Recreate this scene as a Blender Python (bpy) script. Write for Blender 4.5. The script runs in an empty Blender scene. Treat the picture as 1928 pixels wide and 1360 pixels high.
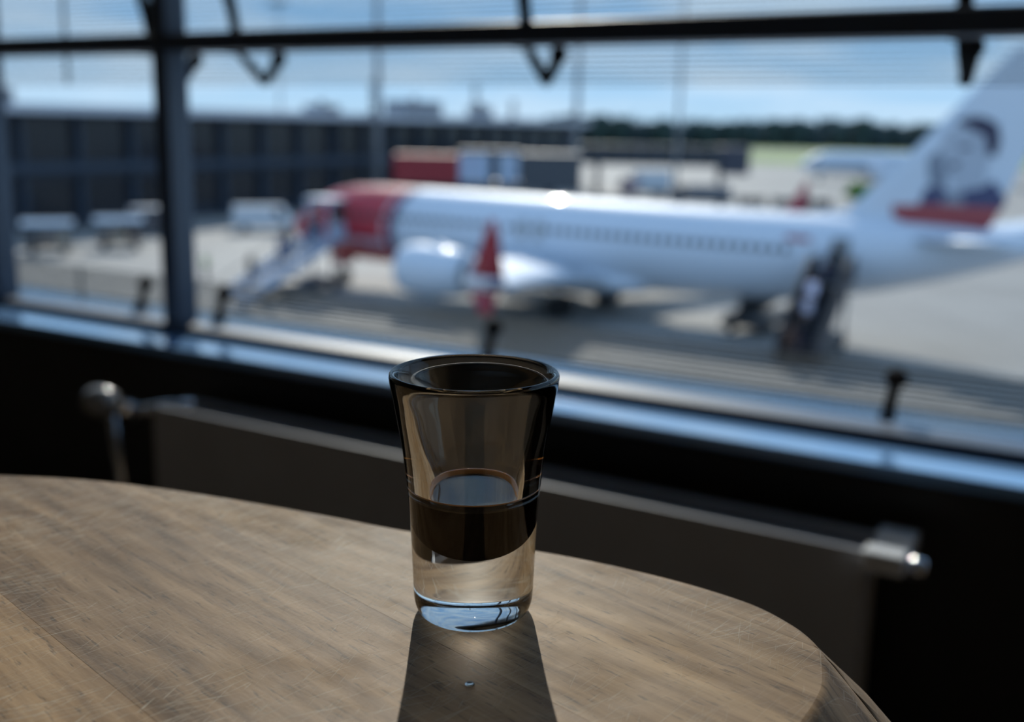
import bpy, bmesh, math, random
from mathutils import Vector, Matrix
R = math.radians
random.seed(7)
S = bpy.context.scene
COL = S.collection

# ------------------------------------------------------------------ camera
CAM_Z = 0.896
cam_d = bpy.data.cameras.new('camera'); cam = bpy.data.objects.new('camera', cam_d); COL.objects.link(cam)
S.camera = cam
cam_d.sensor_fit = 'HORIZONTAL'; cam_d.sensor_width = 36.0
cam_d.lens = 36.0 * 2050.0 / 1928.0
cam_d.clip_start = 0.02; cam_d.clip_end = 4000
P_, R_ = R(12.2), R(1.2)
fw = Vector((0, math.cos(P_), -math.sin(P_))); up0 = Vector((0, math.sin(P_), math.cos(P_))); rt0 = Vector((1, 0, 0))
rt = rt0 * math.cos(R_) + up0 * math.sin(R_); up = -rt0 * math.sin(R_) + up0 * math.cos(R_)
m = Matrix((rt, up, -fw)).transposed().to_4x4(); m.translation = (0, 0, CAM_Z)
cam.matrix_world = m
cam_d.dof.use_dof = True; cam_d.dof.focus_distance = 0.312; cam_d.dof.aperture_fstop = 7.4

# ------------------------------------------------------------------ world, sun, exposure
W = bpy.data.worlds.new('sky'); S.world = W; W.use_nodes = True
nt = W.node_tree; nt.nodes.clear()
def N(tree, kind, **kw):
    n = tree.nodes.new(kind)
    for k, v in kw.items():
        if k == 'inp':
            for a, b in v.items(): n.inputs[a].default_value = b
        else: setattr(n, k, v)
    return n
def ramp(tree, stops, interp='LINEAR'):
    n = tree.nodes.new('ShaderNodeValToRGB'); cr = n.color_ramp; cr.interpolation = interp
    while len(cr.elements) < len(stops): cr.elements.new(0.5)
    for e, (p, c) in zip(cr.elements, stops):
        e.position = p; e.color = (c[0], c[1], c[2], 1) if hasattr(c, '__len__') else (c, c, c, 1)
    return n
tc = N(nt, 'ShaderNodeTexCoord'); sep = N(nt, 'ShaderNodeSeparateXYZ'); nt.links.new(tc.outputs['Generated'], sep.inputs[0])
grad = ramp(nt, [(0.0, (.50, .70, .88)), (0.03, (.42, .66, .92)), (.10, (.28, .54, .88)), (.3, (.20, .44, .82)), (1, (.11, .29, .66))])
nt.links.new(sep.outputs['Z'], grad.inputs[0])
mp = N(nt, 'ShaderNodeMapping', inp={'Scale': (2.2, 2.2, 16.0), 'Location': (.35, .1, .2)}); nt.links.new(tc.outputs['Generated'], mp.inputs[0])
cn = N(nt, 'ShaderNodeTexNoise', inp={'Scale': 2.4, 'Detail': 6.0, 'Roughness': .55}); nt.links.new(mp.outputs[0], cn.inputs['Vector'])
cr_ = ramp(nt, [(.38, 0), (.62, 1)]); nt.links.new(cn.outputs['Fac'], cr_.inputs[0])
mixc = N(nt, 'ShaderNodeMix', data_type='RGBA', inp={'B': (.62, .79, .97, 1)})
mul = N(nt, 'ShaderNodeMath', operation='MULTIPLY', inp={1: .85}); nt.links.new(cr_.outputs[0], mul.inputs[0])
nt.links.new(mul.outputs[0], mixc.inputs['Factor']); nt.links.new(grad.outputs[0], mixc.inputs['A'])
bg = N(nt, 'ShaderNodeBackground', inp={'Strength': 1.04}); nt.links.new(mixc.outputs['Result'], bg.inputs['Color'])
wo = N(nt, 'ShaderNodeOutputWorld'); nt.links.new(bg.outputs[0], wo.inputs[0])

sun_d = bpy.data.lights.new('sun', 'SUN'); sun = bpy.data.objects.new('sun', sun_d); COL.objects.link(sun)
sun_d.energy = 4.1
sun_d.angle = R(0.53); sun_d.color = (1.0, .93, .82)
SUN_EL, SUN_AZ = R(33.0), R(-3.5)     # azimuth from +Y towards +X
sdir = Vector((math.sin(SUN_AZ) * math.cos(SUN_EL), math.cos(SUN_AZ) * math.cos(SUN_EL), math.sin(SUN_EL)))
sun.rotation_euler = sdir.to_track_quat('Z', 'Y').to_euler(); sun.location = (0, 40, 30)

vs = S.view_settings
vs.view_transform = 'Standard'; vs.look = 'None'; vs.gamma = 1.0; vs.exposure = 0.1; vs.use_curve_mapping = False
S.cycles.max_bounces = 10; S.cycles.diffuse_bounces = 3; S.cycles.transmission_bounces = 10; S.cycles.transparent_max_bounces = 8; S.cycles.glossy_bounces = 4
S.cycles.sample_clamp_indirect = 40.0
S.cycles.blur_glossy = 0.9
S.cycles.adaptive_threshold = 0.03

# ------------------------------------------------------------------ materials
def mat(name, col, rough=.6, metal=0., spec=.5, coat=0., bump=0., bscale=40., var=0., vscale=8., alpha=None):
    m = bpy.data.materials.new(name); m.use_nodes = True; t = m.node_tree
    b = t.nodes['Principled BSDF']
    b.inputs['Base Color'].default_value = (*col, 1); b.inputs['Roughness'].default_value = rough
    b.inputs['Metallic'].default_value = metal; b.inputs['Specular IOR Level'].default_value = spec
    b.inputs['Coat Weight'].default_value = coat
    if var or bump:
        c = N(t, 'ShaderNodeTexCoord')
    if var:
        n = N(t, 'ShaderNodeTexNoise', inp={'Scale': vscale, 'Detail': 5.0}); t.links.new(c.outputs['Object'], n.inputs['Vector'])
        r = ramp(t, [(.3, [x * (1 - var) for x in col]), (.7, [min(1, x * (1 + var)) for x in col])])
        t.links.new(n.outputs['Fac'], r.inputs[0]); t.links.new(r.outputs[0], b.inputs['Base Color'])
    if bump:
        n2 = N(t, 'ShaderNodeTexNoise', inp={'Scale': bscale, 'Detail': 4.0}); t.links.new(c.outputs['Object'], n2.inputs['Vector'])
        bm_ = N(t, 'ShaderNodeBump', inp={'Strength': bump, 'Distance': .01}); t.links.new(n2.outputs['Fac'], bm_.inputs['Height'])
        t.links.new(bm_.outputs[0], b.inputs['Normal'])
    return m

# ------------------------------------------------------------------ mesh helpers
class B:
    def __init__(s): s.v = []; s.f = []; s.sm = []
    def add(s, vs_, fs, smooth=False):
        o = len(s.v); s.v += [tuple(v) for v in vs_]; s.f += [tuple(i + o for i in f) for f in fs]; s.sm += [smooth] * len(fs); return s
    def box(s, a, b, rot=None, piv=None):
        x0, y0, z0 = a; x1, y1, z1 = b
        vs_ = [Vector(p) for p in [(x0, y0, z0), (x1, y0, z0), (x1, y1, z0), (x0, y1, z0), (x0, y0, z1), (x1, y0, z1), (x1, y1, z1), (x0, y1, z1)]]
        if rot is not None:
            c = Vector(piv) if piv else sum(vs_, Vector()) / 8
            vs_ = [rot @ (v - c) + c for v in vs_]
        return s.add(vs_, [(3, 2, 1, 0), (4, 5, 6, 7), (0, 1, 5, 4), (1, 2, 6, 5), (2, 3, 7, 6), (3, 0, 4, 7)])
    def bar(s, p, q, w, h=None, upv=(0, 0, 1)):
        p, q = Vector(p), Vector(q); h = h or w; d = (q - p).normalized(); u = Vector(upv)
        if abs(d.dot(u)) > .98: u = Vector((1, 0, 0))
        a = d.cross(u).normalized() * w / 2; b = a.cross(d).normalized() * h / 2
        vs_ = [p - a - b, p + a - b, p + a + b, p - a + b, q - a - b, q + a - b, q + a + b, q - a + b]
        return s.add(vs_, [(0, 1, 2, 3), (7, 6, 5, 4), (0, 4, 5, 1), (1, 5, 6, 2), (2, 6, 7, 3), (3, 7, 4, 0)])
    def loft(s, rings, close=True, cap=True, smooth=True):
        n = len(rings[0]); vs_ = [p for r in rings for p in r]; fs = []
        for i in range(len(rings) - 1):
            for j in range(n if close else n - 1):
                k = (j + 1) % n
                fs.append((i * n + j, i * n + k, (i + 1) * n + k, (i + 1) * n + j))
        s.add(vs_, fs, smooth)
        if cap:
            o = len(s.v) - len(vs_)
            s.f.append(tuple(o + j for j in reversed(range(n)))); s.sm.append(False)
            s.f.append(tuple(o + (len(rings) - 1) * n + j for j in range(n))); s.sm.append(False)
        return s
    def tube(s, path, r, n=10, cap=True):
        path = [Vector(p) for p in path]; rings = []
        rs = r if hasattr(r, '__len__') else [r] * len(path)
        pa = None
        for i, p in enumerate(path):
            d = (path[min(i + 1, len(path) - 1)] - path[max(i - 1, 0)]).normalized()
            if pa is None:
                u = Vector((0, 0, 1)) if abs(d.z) < .95 else Vector((1, 0, 0)); a = d.cross(u).normalized()
            else: a = (pa - d * pa.dot(d)).normalized()
            pa = a; b = d.cross(a)
            rings.append([p + (a * math.cos(t * 2 * math.pi / n) + b * math.sin(t * 2 * math.pi / n)) * rs[i] for t in range(n)])
        return s.loft(rings, True, cap)
    def lathe(s, prof, n=24, origin=(0, 0, 0), axis='Z', smooth=True, cap=True):
        o = Vector(origin); rings = []
        for r, z in prof:
            ring = []
            for t in range(n):
                a = 2 * math.pi * t / n; x, y = r * math.cos(a), r * math.sin(a)
                ring.append(o + (Vector((x, y, z)) if axis == 'Z' else Vector((z, x, y)) if axis == 'X' else Vector((y, z, x))))
            rings.append(ring)
        return s.loft(rings, True, cap, smooth)
    def prism(s, poly, axis, a, b):
        def P3(p, t): return {'Y': (p[0], t, p[1]), 'Z': (p[0], p[1], t), 'X': (t, p[0], p[1])}[axis]
        n = len(poly); vs_ = [P3(p, a) for p in poly] + [P3(p, b) for p in poly]
        fs = [tuple(range(n)), tuple(reversed(range(n, 2 * n)))] + [(i + n, (i + 1) % n + n, (i + 1) % n, i) for i in range(n)]
        return s.add(vs_, fs)
    def sphere(s, c, r, n=14, sc=(1, 1, 1)):
        c = Vector(c); rings = []
        for i in range(1, n // 2):
            ph = math.pi * i / (n // 2)
            rings.append([c + Vector((r * sc[0] * math.sin(ph) * math.cos(2 * math.pi * t / n), r * sc[1] * math.sin(ph) * math.sin(2 * math.pi * t / n), -r * sc[2] * math.cos(ph))) for t in range(n)])
        return s.loft(rings)
    def mesh(s, name, fix=True):
        me = bpy.data.meshes.new(name); me.from_pydata(s.v, [], s.f)
        me.polygons.foreach_set('use_smooth', s.sm)
        if fix:
            bm = bmesh.new(); bm.from_mesh(me); bmesh.ops.recalc_face_normals(bm, faces=bm.faces); bm.to_mesh(me); bm.free()
        me.update(); return me
    def build(s, name, m, parent=None, loc=None, bevel=0, seg=2):
        o = bpy.data.objects.new(name, s.mesh(name)); COL.objects.link(o)
        if m: o.data.materials.append(m)
        if parent: o.parent = parent
        if loc: o.location = loc
        if bevel:
            md = o.modifiers.new('edge', 'BEVEL'); md.width = bevel; md.segments = seg; md.limit_method = 'ANGLE'; md.angle_limit = R(40)
        return o
def inst(src, parent=None, loc=(0, 0, 0), rot=None, scale=None, name=None, mats=None):
    o = bpy.data.objects.new(name or src.name.split('.')[0], src.data); COL.objects.link(o)
    if parent: o.parent = parent
    o.location = loc
    if rot: o.rotation_euler = rot
    if scale: o.scale = scale
    return o
def tag(o, label=None, cat=None, group=None, kind=None):
    if label: o['label'] = label
    if cat: o['category'] = cat
    if group: o['group'] = group
    if kind: o['kind'] = kind
    return o
def thing(name, label, cat, loc=(0, 0, 0), rz=0, group=None, kind=None):
    o = bpy.data.objects.new(name, None); COL.objects.link(o); o.empty_display_size = .1
    o.location = loc; o.rotation_euler = (0, 0, rz)
    return tag(o, label, cat, group, kind)
def struct(b, name, m, label, parent=None, bevel=0):
    o = b.build(name, m, parent, bevel=bevel)
    if not parent: tag(o, label, None, None, 'structure')
    return o

# ================================================================== THE ROOM
# wall frame: local X runs along the window wall (to the right), local Y points out of the window
WR = R(-30.0)
def room(name, label, kind=None, cat=None, group=None):
    return thing(name, label, cat, (0, 0, 0), WR, group, kind)
M_black = mat('dark_wall_paint', (.018, .018, .02), .55, var=.2)
M_room = mat('brown_room_paint', (.46, .33, .21), .7, var=.1, vscale=2)
M_carpet = mat('brown_carpet', (.11, .08, .055), .95, bump=.4, bscale=300)
M_ceil = mat('ceiling_paint', (.30, .29, .27), .8, var=.05)
M_frame = mat('dark_frame_paint', (.055, .08, .125), .42, var=.08)
M_sill = mat('glossy_sky_tinted_sill', (.22, .42, .74), .12, coat=1.0, spec=.8)  # blue of the sky's reflection is put into the base colour
M_ledge = mat('outer_ledge_metal', (.42, .47, .53), .08, metal=1.0)

def rstruct(b, name, m, label, bevel=0):
    o = b.build(name, m, None, bevel=bevel); o.rotation_euler = (0, 0, WR)
    return tag(o, label, None, None, 'structure')
SX0, SX1, DY0, ZC = -4.0, 3.6, -4.0, 2.9
rstruct(B().box((SX0, DY0, -.2), (SX1, 1.70, 0)), 'floor', M_carpet, 'dark carpeted floor of the lounge')
rstruct(B().box((SX0, DY0, ZC), (SX1, 1.70, ZC + .2)), 'ceiling', M_ceil, 'pale lounge ceiling above the window')
rstruct(B().box((SX0 - .2, DY0, -.2), (SX0, 1.70, ZC + .2)), 'wall_left', M_room, 'brown lounge wall at the far end')
rstruct(B().box((SX1, DY0, -.2), (SX1 + .2, 1.70, ZC + .2)), 'wall_right', M_room, 'brown lounge wall on the near end')
rstruct(B().box((SX0, DY0 - .2, -.2), (SX1, DY0, ZC + .2)), 'wall_back', M_room, 'brown lounge wall opposite the window')
wf = B().box((SX0, 1.42, 0), (SX1, 1.68, .455)).box((SX0, 1.42, 2.62), (SX1, 1.68, ZC))
rstruct(wf, 'wall_front', M_black, 'black parapet wall under the window')
rstruct(B().box((SX0, 1.400, .462), (SX1, 1.505, .480)), 'trim_1', M_sill, 'shiny metal window sill with reflected sky blue put into its colour', bevel=.003)
rstruct(B().box((SX0, 1.56, .455), (SX1, 1.66, .495)), 'trim_2', M_ledge, 'pale outer metal ledge below the glass', bevel=.004)

# window: frame members and panes
win = thing('window_1', 'wide dark-framed lounge window overlooking the apron', None, (0, 0, 0), WR, None, 'structure')
B().box((SX0, 1.505, .455), (SX1, 1.56, .495)).build('bottom_rail', M_frame, win, bevel=.003)
B().box((SX0, 1.49, 2.56), (SX1, 1.58, 2.62)).build('top_rail', M_frame, win, bevel=.003)
MULL = [-3.1, -2.235, -1.668, .55, 2.1]
for s_ in MULL:
    wd = .019
    B().box((s_ - wd, 1.515, .480), (s_ + wd, 1.575, 2.60)).build('mullion', M_frame, win, bevel=.005)
edges = [SX0] + MULL + [SX1]
for i in range(len(edges) - 1):
    B().box((edges[i] + .019, 1.515, 1.019), (edges[i + 1] - .019, 1.575, 1.053)).build('transom', M_frame, win, bevel=.003)
def glazing():
    m = bpy.data.materials.new('window_glass'); m.use_nodes = True; t = m.node_tree; t.nodes.clear()
    def mth(op, a, b=None):
        n = N(t, 'ShaderNodeMath', operation=op)
        for i, q in enumerate((a, b)):
            if q is None: continue
            if isinstance(q, (int, float)): n.inputs[i].default_value = q
            else: t.links.new(q, n.inputs[i])
        return n.outputs[0]
    tr = N(t, 'ShaderNodeBsdfTransparent', inp={'Color': (.93, .965, .97, 1)}); gl = N(t, 'ShaderNodeBsdfGlossy', inp={'Roughness': .02})
    lwn = N(t, 'ShaderNodeLayerWeight', inp={'Blend': .5})
    class _O: pass
    lw = _O(); lw.outputs = [mth('MULTIPLY_ADD', mth('POWER', lwn.outputs['Facing'], 5.0), .9)]; lw.outputs[0].node.inputs[2].default_value = .05
    mx = N(t, 'ShaderNodeMixShader'); t.links.new(lw.outputs[0], mx.inputs[0]); t.links.new(tr.outputs[0], mx.inputs[1]); t.links.new(gl.outputs[0], mx.inputs[2])
    o = N(t, 'ShaderNodeOutputMaterial'); t.links.new(mx.outputs[0], o.inputs[0]); return m
M_glazing = glazing()
for i in range(len(edges) - 1):
    a, b = edges[i] + .012, edges[i + 1] - .012
    for z0, z1 in ((.49, 1.03), (1.04, 2.58)):
        B().add([(a, 1.545, z0), (b, 1.545, z0), (b, 1.545, z1), (a, 1.545, z1)], [(0, 1, 2, 3)]).build('pane', M_glazing, win)

# outer screens of fine horizontal slats, held in front of the glass by the brackets
M_slat = mat('grey_slat_paint', (.20, .225, .235), .6)
def screen(label, z0, z1, hgt, pitch):
    T = thing('slat_screen', label, 'blind', (0, 0, 0), WR)
    b = B(); z = z0
    while z < z1:
        for q_ in range(19): b.box((SX0 + .4 * q_, 1.7500, z), (SX0 + .4 * q_ + .4, 1.7512, z + hgt))
        z += pitch
    tag(b.build('slats', M_slat, T), kind='stuff')
    for s_ in (-3.1, -2.235, .55, 2.1): B().box((s_ - .003, 1.752, z0), (s_ + .003, 1.758, z1)).build('guide_cord', M_slat, T)
screen('fine grey slat blind hanging outside above the view', .9685, 2.75, .0027, .0090)
screen('fine grey slat screen outside along the bottom of the window', .22, .541, .0050, .0090)

# outer blind brackets on the transom
M_brk = mat('black_bracket_metal', (.004, .005, .007), .9, spec=.1)
def bracket(s_, label):
    t = thing('blind_bracket', label, 'bracket', (math.cos(WR) * s_ - math.sin(WR) * 1.585, math.sin(WR) * s_ + math.cos(WR) * 1.585, 1.035), WR, 'blind brackets on the window bar')
    B().box((-.012, -.02, -.018), (.012, .004, .022)).sphere((0, .004, .016), .017).build('hub', M_brk, t)
    B().tube([(0, .004, -.005), (-.001, .03, -.03), (0, .075, -.066)], .0075).tube([(.004, .0, -.012), (.003, .05, -.04), (0, .078, -.068)], .006).build('lower_arm', M_brk, t)
    B().tube([(0, .075, -.066), (0, .10, -.045), (0, .12, -.02)], [.010, .010, .012]).sphere((0, .12, -.018), .016).build('clasp', M_brk, t)
    B().tube([(0, .004, .015), (-.003, -.006, .06), (-.012, -.016, .11), (-.028, -.02, .17)], [.009, .0075, .0075, .0075]).build('upper_arm', M_brk, t)
    B().tube([(.008, .004, .018), (.006, -.004, .07), (-.004, -.014, .13)], .004).build('cable', M_brk, t)
bracket(-1.765, 'black blind bracket just beyond the window mullion, farthest from the glass')
bracket(-1.535, 'black blind bracket beside the window mullion, on its near side')
bracket(-.905, 'black V-shaped blind bracket on the bar above the aircraft nose section')
bracket(-.243, 'black blind bracket on the bar next to the aircraft tail fin')
def clip(s_, label):
    t = thing('blind_clip', label, 'clip', (math.cos(WR) * s_ - math.sin(WR) * 1.60, math.sin(WR) * s_ + math.cos(WR) * 1.60, .495), WR, 'blind clips on the outer ledge')
    B().box((-.010, -.012, 0), (.010, .012, .006)).build('foot', M_brk, t)
    B().tube([(0, 0, .004), (.002, .006, .025), (.004, .012, .045)], [.009, .0085, .009]).build('stem', M_brk, t)
    B().sphere((.005, .014, .054), .016, sc=(1.1, 1, .9)).build('head', M_brk, t)
clip(-1.85, 'black clip on the outer ledge beyond the window mullion')
clip(-1.62, 'black clip on the outer ledge right beside the window mullion')
clip(-.975, 'black clip on the outer ledge directly behind the shot glass rim')
clip(-.292, 'black clip on the outer ledge below the rear boarding stairs')

# radiator under the sill
M_rad = mat('white_radiator_enamel', (.46, .47, .50), .4, var=.05)
M_chrome = mat('chrome', (.78, .80, .84), .16, metal=1.0)
M_whiteplastic = mat('pale_plastic_cap', (.80, .83, .87), .25, coat=.6)
rad = thing('radiator', 'pale double-panel radiator in shadow under the window sill', 'radiator', (0, 0, 0), WR)
RX0, RX1 = -1.48, -.246
B().box((RX0, 1.295, .10), (RX1, 1.309, .400)).build('front_panel', M_rad, rad, bevel=.0018, seg=2)
B().box((RX0, 1.360, .10), (RX1, 1.374, .400)).build('back_panel', M_rad, rad, bevel=.0018, seg=2)
gb = B()
for k in range(61): gb.box((RX0 + .01 + k * .02, 1.309, .360), (RX0 + .013 + k * .02, 1.360, .372))
tag(gb.build('top_grille', mat('dark_grille', (.06, .06, .065), .5), rad), kind='stuff')
B().box((RX0, 1.309, .10), (RX0 + .008, 1.360, .36)).build('side_plate', M_rad, rad)
B().box((RX1 - .008, 1.309, .10), (RX1, 1.360, .36)).build('side_plate', M_rad, rad)
B().box((-.246, 1.268, .384), (-.197, 1.374, .402)).box((-.246, 1.266, .40), (-.197, 1.300, .411)).box((-.246, 1.338, .40), (-.197, 1.376, .411)).build('end_cap', M_whiteplastic, rad, bevel=.004)
B().lathe([(.010, 0), (.014, .004), (.014, .018), (.010, .022)], 16, (0, 0, 0), 'X').build('bleed_plug', M_chrome, rad, (-.197, 1.304, .388))
B().tube([(RX0 + .065, 1.335, .400), (RX0 + .02, 1.315, .394), (RX0 - .03, 1.285, .386)], [.011, .013, .011], 14).build('valve_union', M_chrome, rad)
B().lathe([(.011, 0), (.019, .003), (.019, .024), (.011, .027)], 6, (0, 0, 0), 'X', smooth=False).build('union_nut', M_chrome, rad, (RX0 - .06, 1.28, .386))
B().tube([(RX0 - .035, 1.28, .386), (RX0 - .085, 1.28, .390)], .012, 12).build('valve_body', M_chrome, rad)
th = B().lathe([(.013, 0), (.020, .004), (.027, .012), (.029, .035), (.027, .052), (.020, .060), (.008, .063)], 24, (0, 0, 0), 'X').build('thermostat_head', mat('grey_thermostat', (.30, .30, .30), .25, coat=.7), rad, (RX0 - .083, 1.28, .392)); th.scale.x = -1
B().tube([(RX0 - .09, 1.28, .39), (RX0 - .09, 1.30, .2), (RX0 - .09, 1.30, .0)], .009, 12).build('feed_pipe', M_chrome, rad)
for sx in (RX0 + .15, RX1 - .15):
    B().box((sx - .02, 1.309, .0), (sx + .02, 1.360, .11)).build('foot', M_rad, rad)

# ------------------------------------------------------------------ the table
def wood():
    m = bpy.data.materials.new('scratched_wood'); m.use_nodes = True; t = m.node_tree; L = t.links
    b = t.nodes['Principled BSDF']
    g = N(t, 'ShaderNodeTexCoord'); oi = N(t, 'ShaderNodeObjectInfo')
    off = N(t, 'ShaderNodeVectorMath', operation='SCALE', inp={0: (3.1, 1.7, .9)}); L.new(oi.outputs['Random'], off.inputs['Scale'])
    ad = N(t, 'ShaderNodeVectorMath', operation='ADD'); L.new(g.outputs['Object'], ad.inputs[0]); L.new(off.outputs[0], ad.inputs[1])
    def noise(rotz, sx, sy, scale, detail=5., rough=.6, src=None, dist=0.):
        r0 = N(t, 'ShaderNodeMapping', inp={'Rotation': (0, 0, R(rotz))}); L.new((src or ad).outputs[0], r0.inputs[0])
        mp = N(t, 'ShaderNodeMapping', inp={'Scale': (sx, sy, 1)}); L.new(r0.outputs[0], mp.inputs[0])
        n = N(t, 'ShaderNodeTexNoise', inp={'Scale': scale, 'Detail': detail, 'Roughness': rough, 'Distortion': dist}); L.new(mp.outputs[0], n.inputs['Vector']); return n
    g0 = N(t, 'ShaderNodeVectorMath', operation='ADD'); L.new(g.outputs['Object'], g0.inputs[0])
    grain = noise(45, 5, 60, 1.6, 5, .62, dist=.6)
    broad = noise(45, 3.2, 14, 1.4, 4, .5)
    pores = noise(45, 130, 900, 1.0, 2, .5); fing = noise(45, 10, 240, 1.0, 4, .6, dist=.3)
    c1 = ramp(t, [(.32, (.19, .115, .054)), (.48, (.38, .25, .13)), (.66, (.52, .365, .21))]); L.new(grain.outputs['Fac'], c1.inputs[0])
    c2 = ramp(t, [(.3, (.62, .58, .55)), (.7, (1.12, 1.08, 1.02))]); L.new(broad.outputs['Fac'], c2.inputs[0])
    mx = N(t, 'ShaderNodeMix', data_type='RGBA', blend_type='MULTIPLY', inp={'Factor': 1.0}); L.new(c1.outputs[0], mx.inputs['A']); L.new(c2.outputs[0], mx.inputs['B'])
    c3 = ramp(t, [(.30, .35), (.40, 1.0)]); L.new(pores.outputs['Fac'], c3.inputs[0])
    mx2 = N(t, 'ShaderNodeMix', data_type='RGBA', blend_type='MULTIPLY', inp={'Factor': .8}); L.new(mx.outputs['Result'], mx2.inputs['A']); L.new(c3.outputs[0], mx2.inputs['B'])
    c4 = ramp(t, [(.34, (.72, .68, .64)), (.55, (1, 1, 1)), (.7, (1.1, 1.08, 1.05))]); L.new(fing.outputs['Fac'], c4.inputs[0])
    mxf = N(t, 'ShaderNodeMix', data_type='RGBA', blend_type='MULTIPLY', inp={'Factor': .85}); L.new(mx2.outputs['Result'], mxf.inputs['A']); L.new(c4.outputs[0], mxf.inputs['B']); mx2 = mxf
    # tone of each board
    bt = ramp(t, [(0, (.88, .84, .82)), (.5, (1, 1, 1)), (1, (1.08, 1.02, .95))]); L.new(oi.outputs['Random'], bt.inputs[0])
    mx3 = N(t, 'ShaderNodeMix', data_type='RGBA', blend_type='MULTIPLY', inp={'Factor': 1.0}); L.new(mx2.outputs['Result'], mx3.inputs['A']); L.new(bt.outputs[0], mx3.inputs['B'])
    # scratches: thin long streaks in several directions
    scr = None
    for i, (rz, sx, sy, sc, lo) in enumerate([(-38, 40, 2300, 1.0, .672), (-52, 46, 2600, 1.0, .672), (-24, 40, 2300, 1., .68), (-75, 70, 2400, 1., .69)]):
        n = noise(rz, sx, sy, sc, 1.0, .5, g0, dist=.25 + .1 * i)
        rr = ramp(t, [(lo, 0), (lo + .02, 1)]); L.new(n.outputs['Fac'], rr.inputs[0])
        if scr is None: scr = rr.outputs[0]
        else:
            mm = N(t, 'ShaderNodeMath', operation='MAXIMUM'); L.new(scr, mm.inputs[0]); L.new(rr.outputs[0], mm.inputs[1]); scr = mm.outputs[0]
    worn = noise(0, 1, 1, 22, 3, .65, g0)
    wr = ramp(t, [(.50, 0), (.68, 1)]); L.new(worn.outputs['Fac'], wr.inputs[0])
    mx4 = N(t, 'ShaderNodeMix', data_type='RGBA', inp={'B': (.62, .56, .45, 1)}); L.new(mx3.outputs['Result'], mx4.inputs['A'])
    pm = noise(0, 1, 1, 9, 2, .6, g0); pr = ramp(t, [(.40, .12), (.62, .85)]); L.new(pm.outputs['Fac'], pr.inputs[0])
    sm = N(t, 'ShaderNodeMath', operation='MULTIPLY'); L.new(scr, sm.inputs[0]); L.new(pr.outputs[0], sm.inputs[1]); L.new(sm.outputs[0], mx4.inputs['Factor'])
    L.new(mx4.outputs['Result'], b.inputs['Base Color'])
    fine = noise(30, 260, 900, 1., 2, .5, g0)
    h1 = N(t, 'ShaderNodeMath', operation='MULTIPLY', inp={1: -1.0}); L.new(scr, h1.inputs[0])
    h2 = N(t, 'ShaderNodeMath', operation='MULTIPLY_ADD', inp={1: .45}); L.new(fine.outputs['Fac'], h2.inputs[0]); L.new(h1.outputs[0], h2.inputs[2])
    h3 = N(t, 'ShaderNodeMath', operation='MULTIPLY_ADD', inp={1: .5}); L.new(pores.outputs['Fac'], h3.inputs[0]); L.new(h2.outputs[0], h3.inputs[2])
    bp = N(t, 'ShaderNodeBump', inp={'Strength': .28, 'Distance': .0003}); L.new(h3.outputs[0], bp.inputs['Height']); L.new(bp.outputs[0], b.inputs['Normal'])
    rg = N(t, 'ShaderNodeMath', operation='MULTIPLY_ADD', inp={1: .10, 2: .56}); L.new(wr.outputs[0], rg.inputs[0]); L.new(rg.outputs[0], b.inputs['Roughness'])
    b.inputs['Specular IOR Level'].default_value = .24
    return m
M_wood = wood()
TZ = .75
# outline of the flat top (right-hand end measured, the rest of the pebble shape continued)
ctrl = [(-.2119, .4316), (-.1657, .4265), (-.118, .4116), (-.0724, .3935), (-.0384, .3785), (.0174, .3585), (.052, .3405), (.0752, .323), (.0854, .309), (.0901, .2965), (.0906, .2847), (.087, .2695), (.0815, .2582), (.0766, .2503),
        (.062, .225), (.035, .17), (.0, .09), (-.05, .0), (-.11, -.075), (-.20, -.12), (-.32, -.12), (-.45, -.06), (-.55, .04), (-.60, .16), (-.58, .28), (-.50, .37), (-.39, .42), (-.30, .434)]
def catmull(pts, k=6):
    out = []; n = len(pts)
    for i in range(n):
        p0, p1, p2, p3 = (Vector(pts[(i + j) % n]) for j in (-1, 0, 1, 2))
        for q in range(k):
            u = q / k
            out.append(.5 * ((2 * p1) + (p2 - p0) * u + (2 * p0 - 5 * p1 + 4 * p2 - p3) * u * u + (3 * p1 - p0 - 3 * p2 + p3) * u ** 3))
    return out
outl = catmull(ctrl)
def offset(pts, d):
    n = len(pts); out = []
    for i in range(n):
        tg = (pts[(i + 2) % n] - pts[i - 2]).normalized(); out.append(pts[i] + Vector((-tg.y, tg.x)) * d)
    return out
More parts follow.
